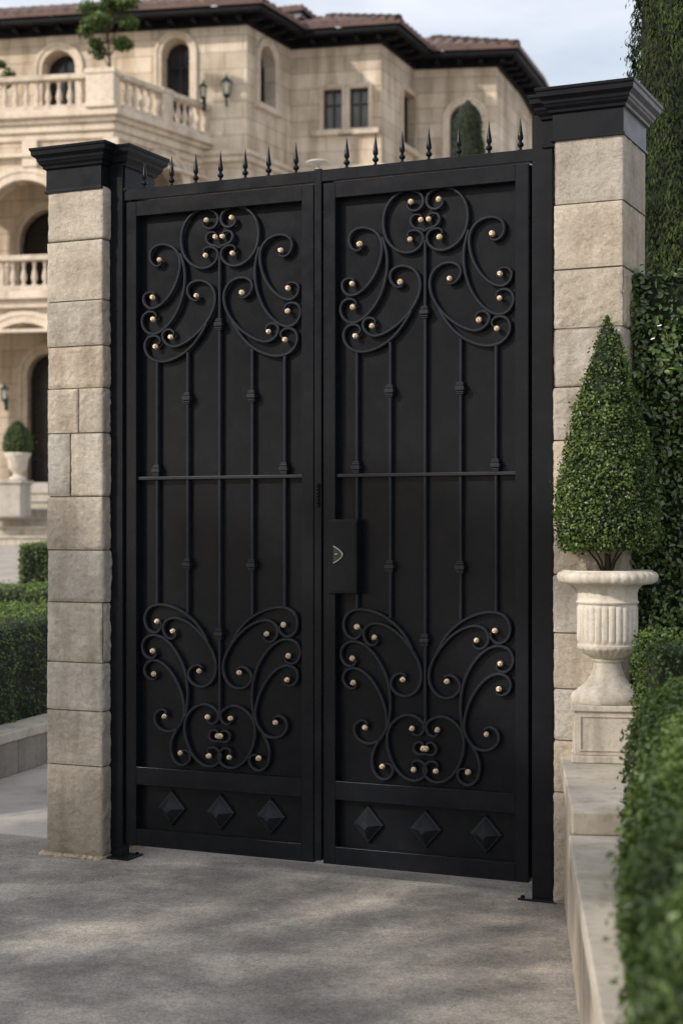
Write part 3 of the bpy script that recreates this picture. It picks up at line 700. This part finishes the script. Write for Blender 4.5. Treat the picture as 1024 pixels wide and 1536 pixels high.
def wall(P0, P1, z0, z1, ops=(), depth=.3, name='wall', mat=None, trim=True, glazed=True, glass='glass'):
    d = (P1-P0); Ln = d.length; d = d/Ln; n = Vector((d.y, -d.x))          # outward
    def pt(s, z, o=0): q = P0+d*s+n*o; return Vector((q.x, q.y, z))
    mb = MB(); loops = [[Vector((0, z0, 0)), Vector((Ln, z0, 0)), Vector((Ln, z1, 0)), Vector((0, z1, 0))]]
    for o in ops: loops.append([Vector((a, b, 0)) for a, b in outline(*o[:5])])
    flat = [p for l in loops for p in l]; tris = tessellate_polygon(loops)
    mb.add([pt(p.x, p.y) for p in flat], tris, [(p.x, p.y) for p in flat])
    for l in loops[1:]:
        m = len(l); mb.add([pt(p.x, p.y) for p in l]+[pt(p.x, p.y, -depth) for p in l], [(i, (i+1) % m, m+(i+1) % m, m+i) for i in range(m)], [(p.x, p.y) for p in l]+[(p.x+depth, p.y) for p in l])
    W_ = mbuild(mb, name, mat or M['ashlar'])
    for o in ops:
        s, half, a, b, arch = o[:5]; tw = .2 if len(o) < 6 else o[5]
        if trim:
            mb = MB(); A = outline(s, half, a, b, arch); B = outline(s, half+tw, a, b+tw, arch); m = len(A)
            if not arch: A = A[1:]+A[:1]; B = B[1:]+B[:1]
            else: A = A[1:]+A[:1]; B = B[1:]+B[:1]
            vs = []
            for (x, z), (x2, z2) in zip(A, B):
                vs += [pt(x, z, -.02), pt(x, z, .05), pt(x+(x2-x)*.55, z+(z2-z)*.55, .05), pt(x+(x2-x)*.6, z+(z2-z)*.6, .08), pt(x2, z2, .08), pt(x2, z2, -.01)]
            fs = [(i*6+k, i*6+k+1, (i+1)*6+k+1, (i+1)*6+k) for i in range(m-1) for k in range(5)]
            mb.add(vs, fs); mbuild(mb, 'window_surround', M['trim'])
        if glazed:
            mb = MB(); ol = outline(s, half, a, b, arch); v_ = [pt(x, z, -depth+.03) for x, z in ol]; mb.add(v_, [tuple(range(len(v_)))])
            g_ = mbuild(mb, 'window', M[glass])
            mb = MB(); fw = .05
            def bar(x0, x1, za, zb):
                q = [pt(x0, za, -depth+.03), pt(x1, za, -depth+.03), pt(x1, za, -depth+.09), pt(x0, za, -depth+.09)]
                mb.poly_prism([(p.x, p.y) for p in q], za, zb)
            zt_ = b-(half*.3 if arch else 0)
            bar(s-fw/2, s+fw/2, a, b-.02); bar(s-half, s-half+fw, a, b-(half if arch else 0)); bar(s+half-fw, s+half, a, b-(half if arch else 0))
            bar(s-half, s-fw/2-.001, a+.001, a+fw); bar(s+fw/2+.001, s+half, a+.001, a+fw)
            zz = a+.7
            while zz < b-(half*.6 if arch else .3): bar(s-half+fw, s-fw/2-.001, zz, zz+.03); bar(s+fw/2+.001, s+half-fw, zz, zz+.03); zz += .62
            if not arch: bar(s-half+fw, s-fw/2-.001, b-fw, b-.001); bar(s+fw/2+.001, s+half-fw, b-fw, b-.001)
            mbuild(mb, 'window_frame', M['wframe'], g_)
        if len(o) > 6 and o[6]:      # sill
            q = [pt(s-half-.3, 0, 0), pt(s+half+.3, 0, 0), pt(s+half+.3, 0, .14), pt(s-half-.3, 0, .14)]
            mb = MB(); mb.poly_prism([(p.x, p.y) for p in q], a-.16, a-.01); mbuild(mb, 'sill', M['trim'])
    return W_, pt
# eave line
E = [V2(-60, 43.05), V2(0, 42.8), V2(391, 41.5), V2(457, 43.7), V2(597, 43.15), V2(647, 45.7), V2(774, 45.4), V2(814, 48.9), V2(845, 54)]
E[0] = E[1]-(E[2]-E[1]).normalized()*6
ZE = H+785/F*41.5
def offset(ch, d):
    out = []
    for i in range(len(ch)):
        a = (ch[i]-ch[i-1]).normalized() if i else None; b = (ch[i+1]-ch[i]).normalized() if i < len(ch)-1 else None
        if a is None: a = b
        if b is None: b = a
        na = Vector((-a.y, a.x)); nb = Vector((-b.y, b.x)); m = (na+nb).normalized(); out.append(ch[i]+m*d/max(.3, m.dot(na)))
    return out
Wp = offset(E, .72)
ZW = 14.95
# eave: gutter, soffit, frieze board with brackets
def strip_prism(mb, A, B, z0, z1):
    for i in range(len(A)-1): mb.poly_prism([A[i], A[i+1], B[i+1], B[i]], z0, z1)
mb = MB(); strip_prism(mb, offset(E, .0), offset(E, .17), ZE-.16, ZE); mbuild(mb, 'gutter', M['eave'], bevel=.03)
mb = MB(); strip_prism(mb, offset(E, .1), offset(E, .9), ZE-.1, ZE-.05); mbuild(mb, 'soffit', M['eave'])
mb = MB(); strip_prism(mb, offset(E, .6), offset(E, .74), ZE-.31, ZE-.1); mbuild(mb, 'frieze_board', M['eave'])
mb = MB()
for i in range(len(E)-1):
    a, b = offset(E, .2)[i], offset(E, .2)[i+1]; d = (b-a); Ln = d.length; d /= Ln; nn_ = Vector((-d.y, d.x)); k = .3
    while k < Ln-.2:
        p = a+d*k; q = p+nn_*.42; hw = .06
        mb.poly_prism([p-d*hw, p+d*hw, q+d*hw, q-d*hw], ZE-.26, ZE-.1); k += .62
        mbuild(mb, 'eave_bracket', M['eave']); mb = MB()
# tiled roof
def tile_roof(E, D, pitch, name='roof', z0=ZE, parent=None):
    I = offset(E, D); O = offset(E, -.06); mb = MB(); per = .34; amp = .11
    for i in range(len(E)-1):
        a, b, a2, b2 = O[i], O[i+1], I[i], I[i+1]; d = (b-a); Ln = d.length; d /= Ln; nn_ = Vector((-d.y, d.x))
        rise = (D+.06); rows = max(4, int(rise/.42)*2)
        sa2 = (a2-a).dot(d); sb2 = (b2-a).dot(d)
        lo_all = min(0, sa2); hi_all = max(Ln, sb2); ns = int((hi_all-lo_all)/per*8); ss = [lo_all+(hi_all-lo_all)*k/ns for k in range(ns+1)]
        vs = []; uvs = []
        for r in range(rows+1):
            t = r/rows; tt = t*rise; lo = sa2*t; hi = Ln+(sb2-Ln)*t; step = .035*(1-((tt/.42) % 1)) 
            for s in ss:
                q = max(lo, min(hi, s)); ph = abs(math.cos(PI*q/per)); p = a+d*q+nn_*tt
                vs.append((p.x, p.y, z0+.03+tt*math.tan(pitch)+amp*ph+step)); uvs.append((q+.17, tt))
        m = len(ss)
        mb.add(vs, [(r*m+k, r*m+k+1, (r+1)*m+k+1, (r+1)*m+k) for r in range(rows) for k in range(m-1)], uvs)
        # tile mouths under the edge
        vs = []; 
        for s in ss:
            q = max(0, min(Ln, s)); ph = abs(math.cos(PI*q/per)); p = a+d*q
            vs += [(p.x, p.y, z0-.0), (p.x, p.y, z0+.03+amp*ph+.035)]
        mb.add(vs, [(2*k, 2*k+2, 2*k+3, 2*k+1) for k in range(m-1)], [(0.1, 0.1)]*len(vs))
    return mbuild(mb, name, M['tile'], parent, auto=50)
tile_roof(E, 3.2, R(21))
mb = MB(); I = offset(E, 3.2)      # hip ridge tiles
O = offset(E, -.02)
for i in (2, 4, 6):
    a = Vector((O[i].x, O[i].y, ZE+.12)); b = Vector((I[i].x, I[i].y, ZE+.12+3.2*math.tan(R(21))))
    n = 9
    mb = MB()
    for k in range(n): mb.tube([a.lerp(b, k/n), a.lerp(b, (k+.98)/n)], lambda t: .13-.03*t, 8)
    mbuild(mb, 'hip_ridge', M['tile'], auto=50)
# raised block behind
T_ = [V2(380, 47.5), V2(455, 45.4), V2(497, 46.6), V2(520, 50)]
T_ = [V2(330, 46.2), V2(452, 45.2), V2(494, 47.3), V2(520, 52)]
mb = MB(); t2 = offset(T_, .5); strip_prism(mb, t2, offset(T_, .8), 14.5, H+782/F*45.2-.2)
mbuild(mb, 'upper_wall', M['ashlar'])
mb = MB(); strip_prism(mb, offset(T_, .05), offset(T_, .6), H+782/F*45.2-.3, H+782/F*45.2-.15); mbuild(mb, 'upper_eave', M['flash'])
tile_roof(T_, 2.2, R(21), 'upper_roof', H+782/F*45.2-.15)
# ridge body closing the roof so no sky shows through
I = offset(E, 3.1); mb = MB(); strip_prism(mb, I, offset(E, 6), 14.8, ZE+3.0*math.tan(R(21))); mbuild(mb, 'roof_deck', M['tile'])
# walls
def seg(i): return Wp[i], Wp[i+1]
A0, A1 = Wp[0], Wp[2]      # left wing front (collinear)
s1, zt1 = hit(A0, A1, 89, 76); e1 = hit(A0, A1, 114, 76)[0]-s1
s2, zt2 = hit(A0, A1, 264, 58); e2 = hit(A0, A1, 285, 58)[0]-s2
wall(A0, A1, zt(40), ZW, [(s1, e1, 11.9, zt1, True, .22), (s2, e2, 11.9, zt2, True, .2)], .55)
P0, P1 = seg(2); s, ztp = hit(P0, P1, 400, 70); e_ = hit(P0, P1, 411.5, 70)[0]-s; zb_ = hit(P0, P1, 400, 160)[1]
wall(P0, P1, zt(40), ZW, [(s, e_, zb_, ztp, True, .2, 1)], .4)
P0, P1 = seg(3); sa, z1_ = hit(P0, P1, 499, 134); ha = hit(P0, P1, 513, 134)[0]-sa; sb, _ = hit(P0, P1, 538.5, 131); z0_ = hit(P0, P1, 519, 194)[1]
wall(P0, P1, zt(40), ZW, [(sa, ha, z0_, z1_, False, .1, 1), (sb, ha, z0_, z1_, False, .1, 1)], .22, glass='glass2')
P0, P1 = seg(4); s, z1_ = hit(P0, P1, 612, 140); h_ = hit(P0, P1, 621, 134)[0]-s; z0_ = hit(P0, P1, 612, 222)[1]
wall(P0, P1, zt(40), ZW, [(s, h_, z0_, z1_, False, .12, 1)], .3)
P0, P1 = seg(5); s, z1_ = hit(P0, P1, 698, 156); h_ = hit(P0, P1, 722, 156)[0]-s
wall(P0, P1, zt(40), ZW, [(s, h_, 9.0, z1_, True, .2)], .3)
P0, P1 = seg(6); s, z1_ = hit(P0, P1, 783, 178); h_ = hit(P0, P1, 789, 178)[0]-s
wall(P0, P1, zt(40), ZW, [(s, h_, 10.6, z1_, False, .1)], .3)
wall(*seg(7), zt(40), ZW)
# string courses
mb = MB(); strip_prism(mb, offset(Wp[1:], -.16), Wp[1:], 11.32, 11.45); strip_prism(mb, offset(Wp[1:], -.1), Wp[1:], 11.16, 11.318); mbuild(mb, 'string_course', M['trim'], bevel=.03)
# bay with loggias and balcony
BA = V2(175, 39.3); ad = (E[2]-E[1]).normalized(); B0 = BA-ad*6.2; B2 = V2(328, 42.75)
bay = [B0, BA, B2]
wi = offset(bay, .28)
sA = lambda px, py: hit(wi[0], wi[1], px, py)
c1, zg = sA(36, 484); hg = sA(104, 484)[0]-c1; zdeck = 7.35
c2, z2_ = sA(36, 270)
wall(wi[0], wi[1], 2.5, 11.3, [(c1, hg, 2.55, zg, True, .3), (c1, hg*.92, zdeck+.01, z2_, True, .32)], .5, 'bay_wall', glazed=False)
sB, zB = hit(wi[1], wi[2], 247, 238); hB = .78
wall(wi[1], wi[2], 2.0, 11.3, [(sB, hB, zdeck, zB, True, .26)], .5, 'bay_wall', glazed=False)
# loggia back walls with doors
bk = offset(bay, 2.4)
cd, zd = hit(bk[0], bk[1], 74, 530); hd = hit(bk[0], bk[1], 106, 530)[0]-cd
cw, zw = hit(bk[0], bk[1], 76, 314); hw_ = hit(bk[0], bk[1], 122, 314)[0]-cw
wall(bk[0], bk[1], 2.5, 11.3, [(cd, hd, 2.58, zd, True, .26), (cw, hw_, zdeck, zw, True, .2)], .3, 'loggia_wall')
wall(bk[1], bk[2], 2.5, 11.3, [(1.0, .4, 8, 10.2, True, .2)], .3, 'loggia_wall')
# slabs and mouldings
inner = offset(bay, 4.4)
mb = MB(); strip_prism(mb, offset(bay, .02), inner, 11.5, 11.62); strip_prism(mb, offset(bay, -.1), inner, 11.62, 11.8); strip_prism(mb, offset(bay, .12), inner, 11.3, 11.5); strip_prism(mb, offset(bay, .2), inner, 11.12, 11.3); mbuild(mb, 'balcony_slab', M['trim'], bevel=.025)
mb = MB(); strip_prism(mb, offset(bay, -.05), inner, zdeck-.2, zdeck); strip_prism(mb, offset(bay, .1), inner, zdeck-.4, zdeck-.2); mbuild(mb, 'loggia_slab', M['trim'], bevel=.03)
mb = MB(); strip_prism(mb, offset(bay, .12), offset(bay, .3), zdeck-1.0, zdeck-.92); mbuild(mb, 'moulding', M['trim']); mb = MB(); strip_prism(mb, offset(bay, .1), offset(bay, .3), 10.72, 10.8); mbuild(mb, 'moulding', M['trim'])
# dentils under balcony and pilaster strips
for px in (47, 178-9):
    s, _ = sA(px, 240); d = (wi[1]-wi[0]).normalized(); n_ = Vector((d.y, -d.x)); q = wi[0]+d*s
    mb = MB(); mb.poly_prism([q-d*.2, q+d*.2, q+d*.2+n_*.12, q-d*.2+n_*.12], z2_+.3 if px < 100 else 7.4, 11.12); mbuild(mb, 'pilaster', M['trim'], bevel=.02)
# porch floor & steps
pf = offset(bay, -.6)
mb = MB(); strip_prism(mb, pf, inner, .9, 2.58); mbuild(mb, 'porch', M['steps'])
for k in range(6):
    o_ = offset(bay, -.6-.36*(k+1)); s_ = offset(bay, -.6-.36*k)
    zz = 2.58-.215*(k+1); mb = MB(); cut = hit(bay[0], bay[1], 20+k*-6 if k > 2 else 48-k*8, 700)[0]
    d = (bay[1]-bay[0]).normalized()
    mb.poly_prism([o_[0]+d*0, o_[1]+d*1, s_[1]+d*1, s_[0]], .8, zz-.06); st_ = mbuild(mb, 'step', M['coping']); n2 = Vector((d.y, -d.x))*.05
    mb = MB(); mb.poly_prism([o_[0]+n2, o_[1]+d+n2, s_[1]+d+n2, s_[0]+n2], zz-.06, zz); shift(mb).build('tread', M['steps'], st_, bevel=.015)
# balustrades
bp = [(.05, 0), (.075, .0), (.075, .04), (.045, .06), (.04, .08), (.075, .17), (.08, .22), (.062, .32), (.038, .42), (.034, .48), (.05, .51), (.05, .53), (.038, .55), (.07, .58), (.07, .62), (.05, .62)]
BM = MB(); BM.lathe(bp, 12, cap=False); base_bal = None
def balustrade(a, b, z, ends=(0, 0), sp_=.27, h=.9):
    global base_bal
    d = b-a; Ln = d.length; d /= Ln; n_ = Vector((d.y, -d.x))
    mb = MB(); c0 = a; mb.poly_prism([a-n_*.1, b-n_*.1, b+n_*.1, a+n_*.1], z, z+.14); mb.poly_prism([a-n_*.14, b-n_*.14, b+n_*.14, a+n_*.14], z+.76, z+.83); mb.poly_prism([a-n_*.11, b-n_*.11, b+n_*.11, a+n_*.11], z+.832, z+h)
    r = mbuild(mb, 'balustrade', M['baluster'], bevel=.02)
    n = int((Ln-ends[0]-ends[1])/sp_); 
    for k in range(n):
        p = a+d*(ends[0]+(k+.5)*(Ln-ends[0]-ends[1])/n)
        if base_bal is None: o = BM.build('baluster', M['baluster'], r, smooth=True); base_bal = o
        else: o = base_bal.copy(); COL.objects.link(o); o.parent = r
        o.location = (p.x-MO.x, p.y-MO.y, z+.14)
    return r
zb0_ = 11.8
bl = offset(bay, .12)
balustrade(bl[0], bl[1]-ad*.35, zb0_, (0, .1))
dB = (bl[2]-bl[1]).normalized(); mid = bl[1].lerp(bl[2], .47)
balustrade(bl[1]+dB*.25, mid-dB*.16, zb0_, (.05, 0)); balustrade(mid+dB*.16, bl[2], zb0_, (.0, .05))
def pier(c, hw, d, z0, z1, name='pier'):
    n_ = Vector((d.y, -d.x)); mb = MB()
    def q(h): return [c-d*h-n_*h*.75, c+d*h-n_*h*.75, c+d*h+n_*h*.75, c-d*h+n_*h*.75]
    mb.poly_prism(q(hw), z0, z1-.1); mb.poly_prism(q(hw*1.1), z1-.1, z1+.03); mb.poly_prism(q(hw*1.08), z0-.001, z0+.13); return mbuild(mb, name, M['trim'], bevel=.02)
pier(bl[1]-ad*.30, .36, ad, zb0_, 12.72); pier(mid, .2, dB, zb0_, 12.68)
l2 = offset(bay, .1); balustrade(l2[0], l2[1], zdeck, (0, 0))
# ---- lanterns on the house
def lantern(loc, sc, label):
    e = empty('wall_lantern', loc, 0, label, 'lantern', 'lanterns fixed to the mansion')
    mb = MB(); mb.lathe([(.001, .46), (.03, .44), (.02, .40), (.06, .36), (.15, .27), (.16, .25), (.12, .25)], 6); mb.lathe([(.08, -.05), (.10, -.08), (.05, -.13), (.02, -.17), (.03, -.2), (.005, -.24)], 6)
    for k in range(6):
        a = k*PI/3; mb.tube([(.12*math.cos(a), .12*math.sin(a), .26), (.08*math.cos(a), .08*math.sin(a), -.05)], .012, 5)
    mb.tube([(0, 0, -.1), (0, .12, -.3), (0, .28, -.32), (0, .34, -.1)], .022, 6); mb.box(-.06, .06, .3, .36, -.4, .1)
    mb.v = [(x*sc, y*sc, z*sc) for x, y, z in mb.v]; mb.build('cage', M['verd'], e)
    mb = MB(); mb.lathe([(.07*sc, -.05*sc), (.108*sc, .25*sc)], 6); mb.build('pane', M['lglass'], e)
pw = at(340, 140, Wp[2].y+.05); lantern((pw.x, Wp[2].y-.05, pw.z), 1.05, 'larger green lantern on the wall right of the balcony rail end')
pw = at(305, 140, 41.9); lantern((pw.x, 41.9, pw.z-.05), .85, 'smaller green lantern above the sloping balcony rail')
pw = at(7, 596, 39.2); lantern((pw.x, 39.2, pw.z), .75, 'small black lantern beside the ground floor arch')
# balcony tree
def small_tree(loc, h, rad, n, label, name='small_tree', size=.1, spread=None, clumps=14, trunk=.05):
    e = empty(name, loc, 0, label, 'tree'); P = []; Q = []; T = []
    tm = MB(); tm.tube([(0, 0, 0), (.04*h*.3, 0, h*.3), (-.02*h*.3, .02, h*.6), (.02, 0, h*.9)], lambda t: trunk*(1-.75*t), 8)
    for k in range(clumps):
        a = rng.uniform(0, 2*PI); rr = rad*rng.uniform(.25, .95); zc = h*rng.uniform(.45, .98)
        rr *= math.sqrt(max(.15, 1-((zc/h-.62)/.42)**2))
        c = Vector((rr*math.cos(a), rr*math.sin(a), zc)); cr = rad*rng.uniform(.22, .42)
        tm.tube([(0, 0, max(h*.2, zc-rr*1.0)), (c.x*.5, c.y*.5, zc-rr*.35), c], lambda t: trunk*.35*(1-.7*t), 5)
        m = n//clumps; v = rng.normal(0, 1, (m, 3)); v /= np.linalg.norm(v, axis=1)[:, None]; v *= (rng.uniform(0, 1, (m, 1))**.5)*cr; v[:, 2] *= .7
        for q in v: P.append(Vector(q)+c); Q.append(Vector(q).normalized()+Vector((0, 0, .5))); T.append(.45+.5*(q[2]/cr)+rng.normal(0, .1))
    leaves('crown', P, Q, size, M['tree'], e, tint=np.array(T)); tm.build('trunk', M['bark'], e, smooth=True); return e
pt_ = at(163, 100, 40.3); small_tree((pt_.x, 40.3, 11.8), 3.7, .74, 6000, 'small leafy tree standing on the balcony behind the stone pier', size=.10, clumps=24)
pt_ = at(-12, 100, 40.8); small_tree((pt_.x, 40.8, 11.8), 1.75, .5, 900, 'balcony plant half cut by the left edge', 'balcony_plant', size=.12, clumps=10)
# far potted topiary on its plinth
pp = V2(27, 37.0); zf = zl(726, 37.0)
mb = MB(); mb.box(-.9, .2, -.35, .35, .68, zf-1.05); mb.box(-.95, .25, -.4, .4, zf-1.05, zf-.97)
o = mb.build('plinth', M['steps'], bevel=.02); fix(o, (pp.x, pp.y, 1.05), -R(10)); tag(o, 'pale stone plinth beside the entrance steps', 'plinth')
mb = MB(); k = 1.0; mb.lathe([(.2, 0), (.2, .06), (.12, .1), (.09, .16), (.14, .2), (.22, .3), (.24, .5), (.3, .58), (.31, .64), (.26, .64), (.24, .56)], 20); o = mb.build('garden_urn', M['urn'], smooth=True)
fix(o, (pp.x, pp.y, zf+.08)); tag(o, 'small white urn on the plinth beside the steps', 'urn')
dome_shrub((pp.x, pp.y, zf+.68), [(.05, -.03), (.27, .02), (.345, .17), (.33, .38), (.22, .6), (.1, .75), (.01, .8)], 2600, .05, M['farbox'], 'clipped egg-shaped shrub in the small far urn', 'shrub', 'egg_shrub', .015)
# flat white lamp head seen over the gate
lp = at(477, 243.5, 12.5); e = empty('garden_lamp', (lp.x, 12.5, zt(12.5)), 0, 'slim garden lamp with a flat white disc head above the gate', 'lamp')
hz_ = lp.z-zt(12.5)
mb = MB(); mb.tube([(0, 0, 0), (0, 0, hz_-.03)], .02, 10); mb.build('pole', M['white'], e, smooth=True)
mb = MB(); mb.lathe([(.02, -.02), (.092, -.006), (.095, .0), (.08, .008), (.01, .012)], 28, (0, 0, hz_)); mb.build('lamp_head', M['white'], e, smooth=True)

# ------------------------------------------------------------ the roadside tree that dapples the drive
def big_tree(loc, h, c0, rad, n, label, size=.16, clumps=60, seed=3):
    rg = np.random.default_rng(seed); e = empty('roadside_tree', loc, 0, label, 'tree'); P = []; Q = []; T = []
    tm = MB(); tm.tube([(0, 0, 0), (.1, .05, h*.3), (0, 0, h*.6), (.1, 0, h*.95)], lambda t: .2*(1-.75*t), 10)
    for k in range(clumps):
        v = rg.normal(0, 1, 3); v /= np.linalg.norm(v); v *= rg.uniform(.3, 1)**.5
        c = Vector((v[0]*rad[0], v[1]*rad[1], c0+v[2]*rad[2])); cr = rg.uniform(.2, .42)
        tm.tube([(0, 0, max(h*.2, c.z*.75)), c*.5+Vector((0, 0, c.z*.42)), c], lambda t: .05*(1-.7*t), 5)
        m = n//clumps; q = rg.normal(0, 1, (m, 3)); q /= np.linalg.norm(q, axis=1)[:, None]; q *= (rg.uniform(0, 1, (m, 1))**.5)*cr; q[:, 2] *= .7
        for w_ in q: P.append(Vector(w_)+c); Q.append(Vector((0, 0, 1))); T.append(.5)
    leaves('crown', P, Q, size, M['tree'], e, tint=np.array(T)); tm.build('trunk', M['bark'], e, smooth=True); return e
SUN = Vector((-.75, -.45, .50)).normalized()
big_tree((-8.2, 0.6, 0), 7.5, 4.9, (3.2, 3.4, 2.0), 22000, 'broad leafy tree standing beyond the left of the driveway', clumps=100)

# ------------------------------------------------------------ light, sky, camera
W = bpy.data.worlds.new('World'); S.world = W; W.use_nodes = True; t = W.node_tree
bg = t.nodes['Background']; sky = N(t, 'ShaderNodeTexSky'); sky.sky_type = 'NISHITA'; sky.sun_disc = False
el = math.asin(SUN.z); az = math.atan2(SUN.x, SUN.y)
sky.sun_elevation = el; sky.sun_rotation = az; sky.air_density = 1.2; sky.dust_density = 2.0; sky.ozone_density = 1.0
tc = N(t, 'ShaderNodeTexCoord'); mp = N(t, 'ShaderNodeMapping'); mp.inputs['Scale'].default_value = (1, 1, 3.5); L(t, tc.outputs['Generated'], mp.inputs['Vector'])
cl = noi(t, mp.outputs['Vector'], 3.2, 7, .55)
fac = ramp(t, cl, [(.35, (.35,)*3), (.7, (.95,)*3)])
L(t, mix(t, fac, sky.outputs['Color'], (7.4, 7.5, 8.0)), bg.inputs['Color'])
bg.inputs['Strength'].default_value = .145
sd = bpy.data.lights.new('sun', 'SUN'); so = bpy.data.objects.new('sun', sd); COL.objects.link(so)
sd.energy = 3.3; sd.angle = R(1.3); sd.color = (1, .93, .85)
so.rotation_euler = SUN.to_track_quat('Z', 'Y').to_euler(); so.location = (-8, -5, 9)
cd_ = bpy.data.cameras.new('camera'); co = bpy.data.objects.new('camera', cd_); COL.objects.link(co); S.camera = co
co.location = (0, 0, H); co.rotation_euler = (PI/2, 0, 0)
cd_.sensor_fit = 'VERTICAL'; cd_.sensor_height = 36; cd_.sensor_width = 24; cd_.lens = 36*F/1536; cd_.shift_y = (HZ-768)/1536
cd_.clip_start = .05; cd_.clip_end = 3000
cd_.dof.use_dof = True; cd_.dof.focus_distance = 6.7; cd_.dof.aperture_fstop = 3.2
S.view_settings.view_transform = 'Standard'; S.view_settings.look = 'None'; S.view_settings.exposure = 0
